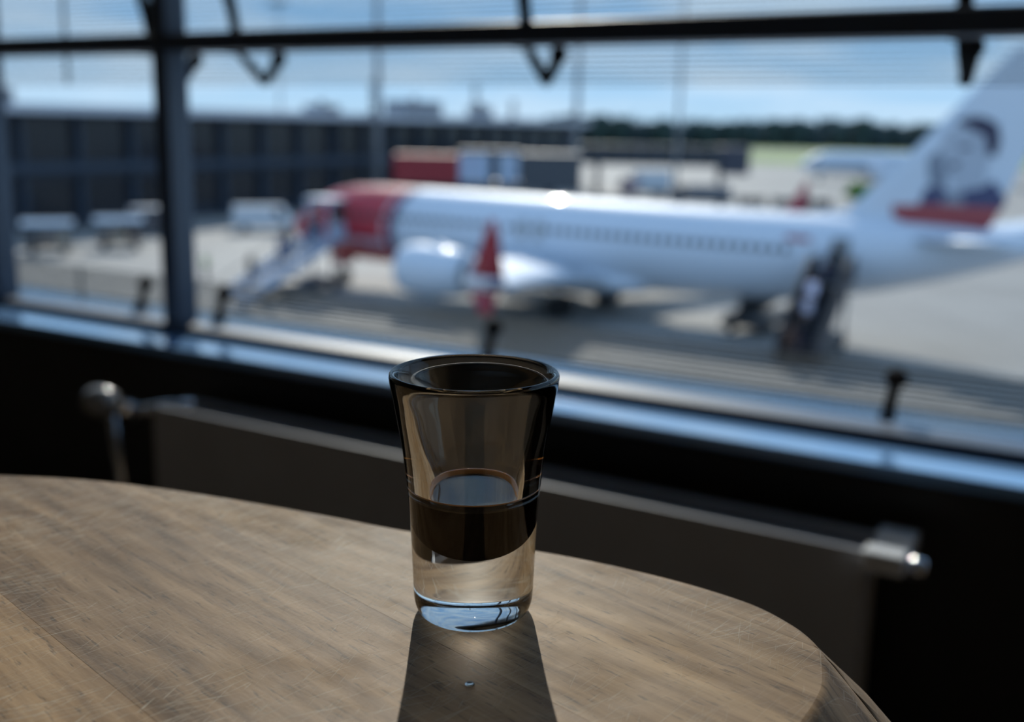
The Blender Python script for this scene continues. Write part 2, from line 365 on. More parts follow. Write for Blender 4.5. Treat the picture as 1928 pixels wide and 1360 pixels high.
# outline runs clockwise: left normal points outwards
TILT = R(.6)
table = thing('side_table', 'pebble-shaped wooden table with scratched top under the shot glass', 'table', (-.0103, .311, 0))
table.rotation_euler = (0, 0, 0)
OX, OY = -.0103, .311
rings = []
for d, z in [(-.0015, 0), (0, -.0006), (.0012, -.002), (.008, -.0085), (.018, -.018), (.026, -.027), (.030, -.035), (.030, -.040), (.026, -.046)]:
    rings.append([(p.x - OX, p.y - OY, TZ + z) for p in offset(outl, d)])
tb = B().loft(rings, True, True, True)
full = tb.mesh('tabletop')
nb = Vector((math.sin(R(45)), math.cos(R(45)), 0))
cs = [-.62 + .079 * k + (.1117 - (-.62 + .079 * 9)) for k in range(-1, 16)]
oc = Vector((OX, OY, 0)).dot(nb)
top = bpy.data.objects.new('top', None); COL.objects.link(top); top.parent = table
for k in range(len(cs) - 1):
    bm = bmesh.new(); bm.from_mesh(full)
    for c, sgn in ((cs[k] + .00005, 1), (cs[k + 1] - .00005, -1)):
        ge = bm.verts[:] + bm.edges[:] + bm.faces[:]
        if not ge: break
        r = bmesh.ops.bisect_plane(bm, geom=ge, plane_co=nb * (c - oc), plane_no=nb * sgn, clear_inner=True)
        ed = [e for e in r['geom_cut'] if isinstance(e, bmesh.types.BMEdge)]
        if ed: bmesh.ops.holes_fill(bm, edges=ed, sides=0)
    if len(bm.faces) > 2:
        me = bpy.data.meshes.new('board'); bm.to_mesh(me); me.materials.append(M_wood)
        o = bpy.data.objects.new('board', me); COL.objects.link(o); o.parent = top
    bm.free()
M_iron = mat('black_table_iron', (.02, .02, .022), .45)
B().tube([(-.24, -.15, .02), (-.24, -.15, .70)], .03, 20).build('column', M_iron, table)
B().lathe([(.05, .70), (.12, .704), (.12, .7045)], 24, (-.24, -.15, 0)).build('mounting_plate', M_iron, table)
B().lathe([(.25, 0), (.25, .012), (.10, .024), (.03, .03)], 32, (-.24, -.15, 0)).build('base', M_iron, table)

# ------------------------------------------------------------------ shot glass and drink
def glass_mat():
    m = bpy.data.materials.new('clear_glass'); m.use_nodes = True; t = m.node_tree; t.nodes.clear()
    g = N(t, 'ShaderNodeBsdfGlass', inp={'IOR': 1.51, 'Roughness': 0.0, 'Color': (.985, .985, .97, 1)}); o = N(t, 'ShaderNodeOutputMaterial')
    t.links.new(g.outputs[0], o.inputs[0]); return m
M_glass = glass_mat()
inner = [(.0, .0200), (.003, .0202), (.006, .0210), (.0088, .0226), (.0108, .0248), (.0120, .0276), (.0128, .0310), (.0133, .0345), (.0139, .0385), (.0148, .0435), (.0161, .0495), (.0176, .0560), (.0192, .0625), (.0207, .0680), (.0219, .0720), (.0226, .0738)]
lip = [(.0233, .0749), (.0241, .0754), (.0246, .0753), (.02495, .0747), (.0250, .0738)]
outer = [(.0247, .0715), (.0240, .068), (.0232, .0635), (.0223, .0585), (.0214, .053), (.0206, .0465), (.0199, .0395), (.01935, .033), (.0189, .025), (.01862, .0174), (.0183, .009), (.0181, .0055), (.0177, .0034), (.0169, .0015), (.0157, .0004), (.0145, .0001), (.0133, .0003), (.0120, .0010), (.0085, .0018), (.0042, .0023), (.0, .0024)]
def lathe_obj(name, prof, m, parent, n=128):
    vs_ = []; fs = []; idx = []
    for r, z in prof:
        if r < 1e-6: idx.append([len(vs_)]); vs_.append((0, 0, z))
        else:
            idx.append(list(range(len(vs_), len(vs_) + n)))
            vs_ += [(r * math.cos(2 * math.pi * k / n), r * math.sin(2 * math.pi * k / n), z) for k in range(n)]
    for a, b in zip(idx[:-1], idx[1:]):
        for k in range(n):
            k2 = (k + 1) % n
            if len(a) == 1 and len(b) == 1: continue
            if len(a) == 1: fs.append((a[0], b[k], b[k2]))
            elif len(b) == 1: fs.append((a[k], b[0], a[k2]))
            else: fs.append((a[k], b[k], b[k2], a[k2]))
    o = B().add(vs_, fs, True).build(name, m, parent); return o
def smooth_prof(p, k=4):
    out = []
    for i in range(len(p) - 1):
        p0 = Vector(p[max(i - 1, 0)]); p1 = Vector(p[i]); p2 = Vector(p[i + 1]); p3 = Vector(p[min(i + 2, len(p) - 1)])
        for q in range(k):
            u = q / k; v = .5 * ((2 * p1) + (p2 - p0) * u + (2 * p0 - 5 * p1 + 4 * p2 - p3) * u * u + (3 * p1 - p0 - 3 * p2 + p3) * u ** 3)
            out.append((max(v.x, 0), v.y))
    return out + [p[-1]]
GP = (-.0103, .311, TZ + .0001)
glass = lathe_obj('shot_glass', smooth_prof(inner + lip + outer), M_glass, None)
glass.location = GP

tag(glass, 'clear thick-bottomed shot glass standing on the wooden table', 'glass')
def liq_mat():
    return mat('dark_liqueur', (.0035, .0012, .0008), .2, spec=.0)
LV = .0385
lp = [(r + .00012 if r > 0 else 0, z - .00012) for r, z in smooth_prof(inner) if z < LV - .0002]
lp += [(.01425, LV + .0010), (.0137, LV + .0004), (.0131, LV + .0001), (.0122, LV), (.009, LV), (.005, LV), (0, LV)]
drink = lathe_obj('liqueur', lp, liq_mat(), None)
drink.location = GP
drink.data.materials.append(mat('liqueur_surface', (.006, .003, .002), .02, spec=.6))
for p in drink.data.polygons:
    if p.center.z > LV - .0003: p.material_index = 1
tag(drink, 'dark brown liqueur half filling the shot glass', 'drink')
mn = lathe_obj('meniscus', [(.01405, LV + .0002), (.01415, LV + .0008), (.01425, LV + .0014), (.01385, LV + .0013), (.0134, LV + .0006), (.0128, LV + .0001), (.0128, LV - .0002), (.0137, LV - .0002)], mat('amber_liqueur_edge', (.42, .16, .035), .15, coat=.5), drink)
for o in (glass, drink): o.rotation_euler = (0, R(-.5), 0)

wd_ = B().lathe([(.0014, 0), (.0013, .0003), (.0009, .0006), (.0004, .0007), (.0001, .00073)], 20).build('water_drop', M_glass, None, (-.0095, .2655, TZ + .0001))
tag(wd_, 'tiny clear drop on the table in the shadow of the glass', 'drop')

# ================================================================== OUTSIDE
G = CAM_Z - 8.84
def concrete():
    m = bpy.data.materials.new('apron_concrete'); m.use_nodes = True; t = m.node_tree; b = t.nodes['Principled BSDF']
    c = N(t, 'ShaderNodeNewGeometry'); n = N(t, 'ShaderNodeTexNoise', inp={'Scale': .09, 'Detail': 8.0, 'Roughness': .6}); t.links.new(c.outputs['Position'], n.inputs['Vector'])
    r = ramp(t, [(.3, (.23, .225, .215)), (.7, (.31, .305, .29))]); t.links.new(n.outputs['Fac'], r.inputs[0])
    br = N(t, 'ShaderNodeTexBrick', inp={'Scale': .14, 'Mortar Size': .006, 'Color1': (1, 1, 1, 1), 'Color2': (.95, .95, .95, 1), 'Mortar': (.55, .55, .55, 1)}); br.offset = 0
    t.links.new(c.outputs['Position'], br.inputs['Vector'])
    mx = N(t, 'ShaderNodeMix', data_type='RGBA', blend_type='MULTIPLY', inp={'Factor': 1.0}); t.links.new(r.outputs[0], mx.inputs['A']); t.links.new(br.outputs[0], mx.inputs['B'])
    t.links.new(mx.outputs['Result'], b.inputs['Base Color']); b.inputs['Roughness'].default_value = .75; b.inputs['Specular IOR Level'].default_value = .25; return m
def gquad(name, pts, m, label, z=0):
    o = B().prism(pts, 'Z', G + z - .3, G + z).build(name, m); return tag(o, label, None, None, 'structure')
gquad('apron_ground', [(-300, 8), (300, 8), (300, 318), (-300, 318)], concrete(), 'pale concrete airport apron')
M_grass = mat('dry_grass', (.20, .26, .09), .9, var=.25, vscale=.02)
gquad('grass_field', [(-900, 318), (1200, 318), (1200, 1500), (-900, 1500)], M_grass, 'green and yellow grass field beyond the apron', .02)
gquad('grass_verge', [(20, 300), (300, 300), (300, 318), (20, 318)], mat('green_grass', (.11, .19, .05), .9, var=.2, vscale=.05), 'strip of greener grass along the apron edge', .04)
gquad('runway_ground', [(-900, 430), (1200, 430), (1200, 470), (-900, 470)], mat('runway_asphalt', (.22, .22, .22), .8, var=.1, vscale=.05), 'grey runway across the field', .06)

# ------------------------------------------------------------------ aircraft
M_white = mat('sky_tinted_white_paint', (.64, .70, .78), .5, coat=.35)  # white tinted blue to carry the skylight on the shaded side
M_red = mat('red_aircraft_paint', (.30, .012, .03), .3, coat=.5)
M_navy = mat('navy_aircraft_paint', (.012, .03, .12), .35, coat=.3)
M_greyp = mat('grey_aircraft_paint', (.42, .44, .46), .35)
M_dark = mat('dark_cabin_window', (.02, .03, .045), .15)
M_tyre = mat('black_tyre', (.012, .012, .013), .8)
M_steel = mat('bare_metal', (.55, .56, .58), .3, metal=1.0)
M_skin_grey = mat('portrait_grey', (.22, .25, .31), .4)
M_hairm = mat('portrait_dark_grey', (.03, .028, .07), .4)
def livery(split=True):
    m = bpy.data.materials.new('fuselage_paint'); m.use_nodes = True; t = m.node_tree; b = t.nodes['Principled BSDF']
    c = N(t, 'ShaderNodeTexCoord'); sp = N(t, 'ShaderNodeSeparateXYZ'); t.links.new(c.outputs['Object'], sp.inputs[0])
    # the boundary curves forward at mid height
    z1 = N(t, 'ShaderNodeMath', operation='SUBTRACT', inp={1: 3.2}); t.links.new(sp.outputs['Z'], z1.inputs[0])
    z2 = N(t, 'ShaderNodeMath', operation='POWER', inp={1: 2.0}); t.links.new(z1.outputs[0], z2.inputs[0])
    z3 = N(t, 'ShaderNodeMath', operation='MULTIPLY_ADD', inp={1: -.14}); t.links.new(z2.outputs[0], z3.inputs[0]); t.links.new(sp.outputs['X'], z3.inputs[2])
    sc = N(t, 'ShaderNodeMath', operation='DIVIDE', inp={1: 40.0}); t.links.new(z3.outputs[0], sc.inputs[0])
    r = ramp(t, [(0, (.44, .012, .03)), (7.75 / 40, (.55, .56, .60)), (7.85 / 40, (.40, .012, .025)), (8.2 / 40, (.012, .03, .12)), (8.5 / 40, (.45, .48, .55)), (8.8 / 40, (.64, .70, .78))], 'CONSTANT')  # last stop: white with the same skylight blue mixed in
    t.links.new(sc.outputs[0], r.inputs[0]); t.links.new(r.outputs[0], b.inputs['Base Color'])
    b.inputs['Roughness'].default_value = .5; b.inputs['Coat Weight'].default_value = .35; return m
FUS = [(.25, 2.85, .04, .04), (.45, 2.86, .35, .32), (.8, 2.9, .65, .6), (1.4, 2.98, .98, .92), (2.1, 3.1, 1.28, 1.18), (2.8, 3.25, 1.58, 1.42), (3.6, 3.36, 1.80, 1.62), (4.8, 3.42, 1.98, 1.80), (6.5, 3.45, 2.05, 1.88), (10, 3.45, 2.05, 1.88), (18, 3.45, 2.05, 1.88), (25.5, 3.45, 2.05, 1.88), (28, 3.50, 2.0, 1.86), (30.5, 3.66, 1.83, 1.74), (33, 3.92, 1.52, 1.46), (35.5, 4.25, 1.12, 1.05), (37.5, 4.55, .72, .66), (38.8, 4.75, .40, .34), (39.4, 4.84, .15, .12)]
def fus_hw(x, z):
    for a, b in zip(FUS[:-1], FUS[1:]):
        if a[0] <= x <= b[0]:
            u = (x - a[0]) / (b[0] - a[0]); zc, hh, hw = (a[i] + (b[i] - a[i]) * u for i in (1, 2, 3))
            return hw * math.sqrt(max(0, 1 - ((z - zc) / hh) ** 2))
    return 0
def foil(x0, chord, thick, y, z, flip=False):
    pts = []
    prof = [(0, 0), (.05, .5), (.2, .95), (.4, 1), (.7, .6), (1, .03), (.7, -.35), (.4, -.55), (.2, -.55), (.05, -.35)]
    return [(x0 + u * chord, y, z + t * thick) for u, t in prof]
def aircraft(name, label, loc, rz, fancy=True, group=None):
    A = thing(name, label, 'aircraft', loc, rz, group)
    body_m = livery() if fancy else M_white
    rings = []
    for x, zc, hh, hw in FUS: rings.append([(x, hw * math.cos(2 * math.pi * k / 40), zc + hh * math.sin(2 * math.pi * k / 40)) for k in range(40)])
    fo = B().loft(rings).build('fuselage', body_m, A)
    # wing-body fairing
    fr = []
    for x, hw, hh in [(12.3, .3, .1), (13.2, 1.5, .45), (15, 2.1, .8), (19.5, 2.15, .85), (22, 1.7, .5), (23.5, .5, .12)]:
        fr.append([(x, hw * math.cos(2 * math.pi * k / 24), 1.75 + hh * math.sin(2 * math.pi * k / 24)) for k in range(24)])
    B().loft(fr).build('belly_fairing', M_white, A)
    # cockpit glazing
    for sg in (-1, 1):
        cw = B()
        cw.add([(2.35, sg * .55, 4.35), (2.05, sg * 1.0, 3.75), (2.75, sg * 1.36, 3.85), (3.05, sg * 1.0, 4.42)], [(0, 1, 2, 3)])
        cw.add([(2.85, sg * 1.39, 3.85), (3.4, sg * 1.55, 3.95), (3.45, sg * 1.3, 4.5), (3.15, sg * 1.05, 4.45)], [(0, 1, 2, 3)])
        cp = cw.build('cockpit_window', M_dark, A); sd = cp.modifiers.new('thick', 'SOLIDIFY'); sd.thickness = .12; sd.offset = 0
    # cabin windows on the side towards the lounge
    wn = B().loft([[(.15 * math.cos(a) * r_, y_, .23 * math.sin(a) * r_) for a in [2 * math.pi * k / 12 for k in range(12)]] for y_, r_ in ((.03, 1), (-.012, 1), (-.02, .8))], smooth=False)
    w0 = None; x = 5.4
    while x < 29.7:
        if not (14.55 < x < 15.2):
            z_ = 3.98; y_ = -fus_hw(x, z_)
            if w0 is None: w0 = wn.build('cabin_window', M_dark, A, (x, y_, z_))
            else: inst(w0, A, (x, y_, z_))
        x += .508 if fancy else 1.016
    # doors
    def door(nm, x0, x1, z0, z1, m):
        d = B(); n = 6; outer_ = []; inner_ = []
        for k in range(n + 1):
            z = z0 + (z1 - z0) * k / n
            outer_.append([(x0, -fus_hw(x0, z) - .015, z), (x1, -fus_hw(x1, z) - .015, z)])
        vs_ = [p for r in outer_ for p in r]; fs = [(2 * k, 2 * k + 1, 2 * k + 3, 2 * k + 2) for k in range(n)]
        o = d.add(vs_, fs).build(nm, m, A); sd = o.modifiers.new('thick', 'SOLIDIFY'); sd.thickness = .05; sd.offset = 0; return o
    if fancy:
        door('open_doorway', 4.35, 5.2, 2.75, 4.55, mat('dark_doorway', (.02, .02, .025), .8))
        rd = door('rear_doorway', 31.15, 31.9, 2.95, 4.65, mat('open_doorway_grey', (.20, .21, .22), .8))
        ed = door('emergency_exit', 16.1, 16.6, 3.45, 4.45, M_greyp); door('emergency_exit', 17.0, 17.5, 3.45, 4.45, M_greyp)
        door('registration_mark', 29.2, 30.25, 4.42, 4.62, M_red)
    # wings, winglets
    for sg in (-1, 1):
        secs = [(13.4, 7.6, .95, 1.2, 1.85), (15.6, 5.6, .62, 4.9, 2.25), (17.7, 4.1, .45, 8.2, 2.62), (21.0, 2.4, .26, 14.0, 3.25), (22.9, 1.65, .17, 17.1, 3.62)]
        B().loft([foil(a, c, t, sg * y, z) for a, c, t, y, z in secs]).build('wing', M_greyp if not fancy else M_white, A)
        def vane(nm, m, stations):
            rings = []
            for x0, c, y, z in stations:
                rings.append([(x0 + u * c, sg * y + tt * .06 * c, z) for u, tt in [(0, 0), (.15, .7), (.45, 1), (1, .02), (.45, -1), (.15, -.7)]])
            return B().loft(rings).build(nm, m, A)
        if fancy:
            vane('winglet_base', M_white, [(22.95, 1.62, 17.1, 3.55), (23.2, 1.45, 17.22, 3.85), (23.32, 1.36, 17.25, 4.0)])
            vane('winglet_stripe', M_navy, [(23.9, .88, 17.2, 3.6), (24.0, .78, 17.262, 3.85)])
            vane('winglet_tip', M_red, [(23.32, 1.36, 17.25, 4.0), (23.7, .95, 17.4, 4.7), (24.1, .55, 17.6, 5.5), (24.32, .25, 17.68, 5.95)])
            vane('lower_winglet', M_red, [(23.2, 1.2, 17.1, 3.5), (23.55, .8, 17.3, 3.1), (23.95, .35, 17.45, 2.72)])
        else:
            vane('winglet_tip', M_white, [(22.95, 1.62, 17.1, 3.55), (23.4, 1.2, 17.3, 4.3), (24.3, .3, 17.7, 5.9)])
        # engine
        ey, ez = sg * 4.9, 1.98
        nc = [(.80, 11.75), (1.02, 11.68), (1.12, 11.72), (1.2, 11.95), (1.27, 12.6), (1.26, 13.6), (1.14, 14.6), (.98, 15.35), (.90, 15.35), (.9, 15.0)]
        B().lathe([(r, x) for r, x in nc], 36, (0, ey, ez), 'X', cap=False).build('engine_nacelle', M_white, A)
        B().lathe([(.80, 11.75), (.86, 12.1), (.86, 12.4), (.3, 12.4), (.02, 12.0)], 30, (0, ey, ez), 'X', cap=False).build('engine_intake', M_steel, A)
        B().lathe([(.62, 14.9), (.62, 15.4), (.45, 16.0), (.2, 16.4), (.02, 16.7)], 24, (0, ey, ez), 'X').build('engine_exhaust', M_steel, A)
        B().prism([(12.8, 3.2), (13.6, 3.34), (16.5, 2.5), (17.5, 2.2), (15.2, 2.5)], 'Y', ey - .16, ey + .16).build('engine_pylon', M_white, A)
        # main gear
        gy = sg * 2.6
        B().tube([(18.9, gy, 2.0), (18.95, gy, .55)], .12, 12).tube([(18.95, gy - .35, .55), (18.95, gy + .35, .55)], .08, 10).tube([(18.3, gy * .7, 1.5), (18.9, gy, .9)], .06, 8).build('gear_leg', M_steel, A)
        for dy in (-.35, .35):
            B().lathe([(.25, -.16), (.42, -.18), (.54, -.14), (.56, -.05), (.56, .05), (.54, .14), (.42, .18), (.25, .16)], 24, (18.95, gy + dy, .56), 'Y').build('wheel', M_tyre, A)
        # tailplane
        B().loft([foil(34.0, 3.9, .32, sg * .6, 4.75), foil(36.0, 2.6, .2, sg * 3.8, 5.05), foil(38.2, 1.3, .1, sg * 7.1, 5.35)]).build('tailplane', M_white, A)
    # nose gear
    B().tube([(3.75, 0, 1.6), (3.85, 0, .36)], .09, 12).tube([(3.85, -.28, .36), (3.85, .28, .36)], .06, 10).tube([(3.0, 0, 1.5), (3.8, 0, .8)], .05, 8).build('gear_leg', M_steel, A)
    for dy in (-.22, .22):
        B().lathe([(.15, -.09), (.28, -.11), (.35, -.07), (.36, 0), (.35, .07), (.28, .11), (.15, .09)], 20, (3.85, dy, .36), 'Y').build('wheel', M_tyre, A)
    for dy in (-.3, .3): B().box((3.1, dy - .02, 1.05), (4.3, dy + .02, 1.55)).build('gear_door', M_red if fancy else M_white, A)
    # fin
    def fin_sec(xl, xr, z, t):
        c = xr - xl
        return [(xl, 0, z), (xl + .12 * c, t, z), (xl + .7 * c, t, z), (xr, .02, z), (xr, -.02, z), (xl + .7 * c, -t, z), (xl + .12 * c, -t, z)]
    B().loft([fin_sec(27.6, 36.9, 4.9, .17), fin_sec(28.6, 36.95, 5.35, .17), fin_sec(31.3, 37.1, 5.75, .15), fin_sec(33.6, 38.0, 8.2, .14), fin_sec(37.2, 39.4, 12.4, .1)], smooth=False).build('tail_fin', M_white, A)
    if fancy:
        def decal(nm, m, poly, k, lab=None):
            o = B().prism(poly, 'Y', -.16 - .012 * k, -.14).build(nm, m, A)
            if lab: o['label'] = lab
        decal('red_band', M_red, [(33.14, 6.07), (33.2, 5.6), (34.1, 5.25), (35.76, 5.2), (36.93, 5.21), (37.35, 6.2), (34.85, 6.2)], 2, 'red band across the foot of the tail fin')
        decal('dark_coat', M_navy, [(34.2, 6.15), (34.37, 6.8), (34.95, 7.15), (35.2, 6.75), (35.6, 6.75), (36.1, 6.85), (36.58, 6.98), (36.91, 7.27), (37.5, 6.5), (37.36, 6.14)], 1)
        decal('coat_front', M_skin_grey, [(35.0, 6.15), (35.3, 6.7), (35.75, 6.75), (36.0, 6.15)], 1.5)
        decal('pale_face', mat('portrait_pale', (.44, .48, .55), .4), [(34.87, 9.0), (35.3, 9.35), (35.96, 9.3), (36.5, 8.9), (36.66, 8.1), (36.57, 7.1), (36.1, 6.85), (35.6, 6.83), (35.13, 7.35), (34.85, 8.2)], 1)
        decal('dark_hair', M_hairm, [(35.3, 9.5), (35.75, 9.72), (36.3, 9.72), (36.85, 9.45), (37.02, 8.8), (36.9, 8.2), (36.56, 8.25), (36.44, 8.95), (35.9, 9.2)], 2)
        decal('face_shadow', M_skin_grey, [(34.36, 8.06), (34.85, 8.4), (35.1, 7.6), (35.2, 7.1), (34.79, 6.75), (34.45, 7.2)], 2)
        decal('brow_mark', M_hairm, [(35.5, 8.55), (36.0, 8.62), (36.0, 8.48), (35.5, 8.42)], 2)
        decal('mouth_mark', M_hairm, [(35.2, 7.85), (35.55, 7.95), (35.6, 7.75), (35.25, 7.65)], 2)
        # airline name painted on the red nose
        fc = bpy.data.curves.new('airline_name', 'FONT'); fc.body = 'norwegian'; fc.size = .70; fc.extrude = .01; fc.align_x = 'LEFT'
        tmp = bpy.data.objects.new('tmp', fc); COL.objects.link(tmp)
        tme = bpy.data.meshes.new_from_object(tmp.evaluated_get(bpy.context.evaluated_depsgraph_get())); bpy.data.objects.remove(tmp)
        fo_ = bpy.data.objects.new('airline_name', tme); COL.objects.link(fo_); fo_.parent = A; fo_.location = (5.30, -1.83, 2.50)
        fo_.rotation_euler = (R(90 + 14), 0, R(-1.5)); tme.materials.clear(); tme.materials.append(M_white)
    return A
THETA = R(59.46)
aircraft('airliner', 'white airliner with red nose and portrait on its tail fin', (-12.82, 62.74, G + .10), R(59.46 - 90)).rotation_euler.y = R(.4)
aircraft('parked_airliner', 'all-white airliner parked far behind the red-nosed one', (51.5, 202, G), R(-6), False)

# ------------------------------------------------------------------ boarding stairs and people
M_alu = mat('pale_blue_stair_panel', (.42, .52, .66), .4, var=.05)
M_steelg = mat('dark_grey_steel', (.07, .075, .085), .5)
def nose_pt(x, y, z=0):   # aircraft frame -> world
    a = R(59.46 - 90); return Vector((-12.82 + x * math.cos(a) - y * math.sin(a), 62.74 + x * math.sin(a) + y * math.cos(a), G + z))
def stairs(name, label, x, y_top, z_top, length, m_side, m_step, cover, width=1.5, ph=.35):
    # local frame: origin on the ground below the platform, local -Y runs down the stairs, away from the aircraft
    p = nose_pt(x, y_top); T = thing(name, label, 'boarding stairs', p, R(59.46 - 90))
    w = width / 2; n = 14; run = length / n; pl = 1.2
    B().box((-w, -pl, z_top - .12), (w, 0, z_top)).build('platform', m_step, T)
    tr = B().box((-w, -run, -.02), (w, 0, .02)).build('step', m_step, T, (0, -pl, z_top - z_top / (n + 1)))
    for k in range(1, n): inst(tr, T, (0, -pl - k * run, z_top - (k + 1) * z_top / (n + 1)))
    for sg in (-1, 1):
        xx = sg * (w + .04)
        B().add([(xx - .03, -pl, z_top - .35), (xx + .03, -pl, z_top - .35), (xx + .03, -pl - length, .02), (xx - .03, -pl - length, .02),
                 (xx - .03, -pl, z_top + ph), (xx + .03, -pl, z_top + ph), (xx + .03, -pl - length, .15 + ph), (xx - .03, -pl - length, .15 + ph)],
                [(0, 1, 2, 3), (4, 7, 6, 5), (0, 4, 5, 1), (1, 5, 6, 2), (2, 6, 7, 3), (3, 7, 4, 0)]).build('side_panel', m_side, T)
        B().box((xx - .03, -pl, z_top - .1), (xx + .03, 0, z_top + .9)).build('platform_side', m_side, T)
        B().tube([(xx, -pl - length, .0), (xx, -pl - length, 1.15), (xx, -pl, z_top + 1.0), (xx, 0, z_top + 1.05)], .03, 8).build('handrail', M_steelg, T)
        B().tube([(xx * .9, -.9, 0), (xx * .9, -.9, z_top - .1)], .07, 8).tube([(xx * .9, -.9, .5), (xx * .9, -4.5, z_top * .45)], .05, 8).build('support_leg', M_steelg, T)
        for yy in (-.7, -min(4.6, length)):
            B().lathe([(.12, -.1), (.3, -.1), (.32, 0), (.3, .1), (.12, .1)], 16, (xx * .8, yy, .32), 'X').build('wheel', M_tyre, T)
    B().box((-w, -min(5.0, length + .3), .4), (w, -.4, .75)).build('chassis', M_steelg, T)
    if not cover:
        B().add([(-w, -pl, z_top - .30), (w, -pl, z_top - .30), (w, -pl - length, .05), (-w, -pl - length, .05),
                 (-w, -pl, z_top - .27), (w, -pl, z_top - .27), (w, -pl - length, .08), (-w, -pl - length, .08)],
                [(3, 2, 1, 0), (4, 5, 6, 7), (0, 1, 5, 4), (1, 2, 6, 5), (2, 3, 7, 6), (3, 0, 4, 7)]).build('underside_panel', m_side, T)
    if cover:
        B().box((-w - .1, -pl - .1, z_top + 2.05), (w + .1, .1, z_top + 2.2)).build('canopy_roof', m_side, T)
        for sg in (-1, 1): B().bar((sg * w, -pl, z_top), (sg * w, -pl, z_top + 2.1), .08).build('canopy_post', m_side, T)
    return T, p
fst, fp = stairs('front_boarding_stairs', 'pale blue boarding stairs at the aircraft nose door', 4.75, -2.0, 2.72, 6.6, M_alu, M_alu, True)
rst, rp = stairs('rear_boarding_stairs', 'dark boarding stairs full of passengers at the rear door', 31.5, -1.75, 2.9, 3.9, mat('dark_stair_panel', (.03, .03, .04), .5), M_steelg, False, 1.5, .85)

def skin_body(pose):
    V = {}; E = []; rad = {}
    def j(n, p, r, par=None):
        V[n] = Vector(p); rad[n] = r
        if par: E.append((par, n))
    j('pel', (0, 0, .95), (.15, .115)); j('waist', (0, .0, 1.08), (.135, .10), 'pel'); j('chest', (0, .01, 1.30), (.165, .115), 'waist'); j('shl', (0, 0, 1.43), (.11, .085), 'chest')
    j('neck', (0, .01, 1.50), .055, 'shl'); j('jaw', (0, .03, 1.565), (.062, .075), 'neck'); j('head', (0, .02, 1.64), (.075, .092), 'jaw'); j('crown', (0, .01, 1.72), (.06, .075), 'head')
    climb = pose == 'climb'
    for sg, nm in ((-1, 'l'), (1, 'r')):
        up_ = climb and sg == 1
        hip = (sg * .095, 0, .88); 
        kn = (sg * .10, .26, .72) if up_ else (sg * .10, .03 if not climb else -.02, .49)
        an = (sg * .10, .20, .27) if up_ else (sg * .10, 0 if not climb else -.12, .085)
        j(nm + 'hip', hip, .09, 'pel'); j(nm + 'kn', kn, .06, nm + 'hip'); j(nm + 'an', an, .042, nm + 'kn')
        j(nm + 'toe', (an[0], an[1] + .16, an[2] - .045), (.042, .03), nm + 'an')
        j(nm + 'sh', (sg * .19, 0, 1.40), .062, 'shl')
        el = (sg * .25, .02, 1.13); wr = (sg * .23, .16 if (climb and sg == -1) else .08, .93)
        if climb and sg == 1: el, wr = (sg * .27, .05, 1.15), (sg * .30, .27, 1.08)
        j(nm + 'el', el, .047, nm + 'sh'); j(nm + 'wr', wr, .033, nm + 'el')
        d = (Vector(wr) - Vector(el)).normalized(); pm = Vector(wr) + d * .07
        j(nm + 'pm', pm, (.038, .022), nm + 'wr')
    names = list(V); me = bpy.data.meshes.new('body'); me.from_pydata([V[n] for n in names], [(names.index(a), names.index(b)) for a, b in E], [])
    o = bpy.data.objects.new('body_tmp', me); COL.objects.link(o)
    md = o.modifiers.new('s', 'SKIN'); o.modifiers.new('d', 'SUBSURF').levels = 1
    md.use_smooth_shade = True
    sv = me.skin_vertices[0].data
    for i, n in enumerate(names):
        r = rad[n]; sv[i].radius = r if isinstance(r, tuple) else (r, r); sv[i].use_root = (n == 'pel')
    dg = bpy.context.evaluated_depsgraph_get(); ev = o.evaluated_get(dg); m2 = bpy.data.meshes.new_from_object(ev)
    bpy.data.objects.remove(o)
    b = B(); b.v = [tuple(v.co) for v in m2.vertices]; b.f = [tuple(p.vertices) for p in m2.polygons]; b.sm = [True] * len(b.f)
    # fingers, nose, ears
    for nm, sg in (('l', -1), ('r', 1)):
        pm, d = V[nm + 'pm'], (V[nm + 'pm'] - V[nm + 'wr']).normalized(); side = Vector((0, 1, 0)) - d * d.y; side.normalize()
        for k, ln in enumerate((.066, .076, .071, .055)):
            s0 = pm + side * (.027 - .018 * k); cu = Vector((-sg * .012, 0, 0))
            b.tube([s0 - d * .02, s0 + d * ln * .55, s0 + d * ln + cu], [.0095, .0085, .007], 6)
        t0 = V[nm + 'wr'] + d * .03 + side * .03; b.tube([t0 - side * .01, t0 + d * .03 + side * .022, t0 + d * .06 + side * .026], [.011, .010, .008], 6)
        b.sphere((sg * .082, .01, 1.625), .024, 8, (.4, .8, 1.2))
    b.add([(-.014, .105, 1.60), (.014, .105, 1.60), (0, .132, 1.605), (0, .105, 1.65)], [(0, 1, 2), (1, 3, 2), (3, 0, 2), (0, 3, 1)])
    for sg in (-1, 1): b.sphere((sg * .03, .098, 1.645), .011, 6)
    mesh = b.mesh('person_' + pose)
    return mesh
BODY = {p: skin_body(p) for p in ('stand', 'climb')}
SKIN = mat('skin', (.42, .24, .17), .55)
def cloth(name, c): return mat(name, c, .85)
C_navy, C_blk, C_white, C_grey, C_vest, C_brown, C_blue = cloth('navy_cloth', (.015, .02, .05)), cloth('black_cloth', (.012, .012, .015)), cloth('white_cloth', (.6, .6, .66)), cloth('grey_cloth', (.10, .10, .12)), cloth('vest_yellow_green', (.28, .40, .16)), cloth('brown_cloth', (.07, .035, .025)), cloth('blue_cloth', (.03, .07, .2))
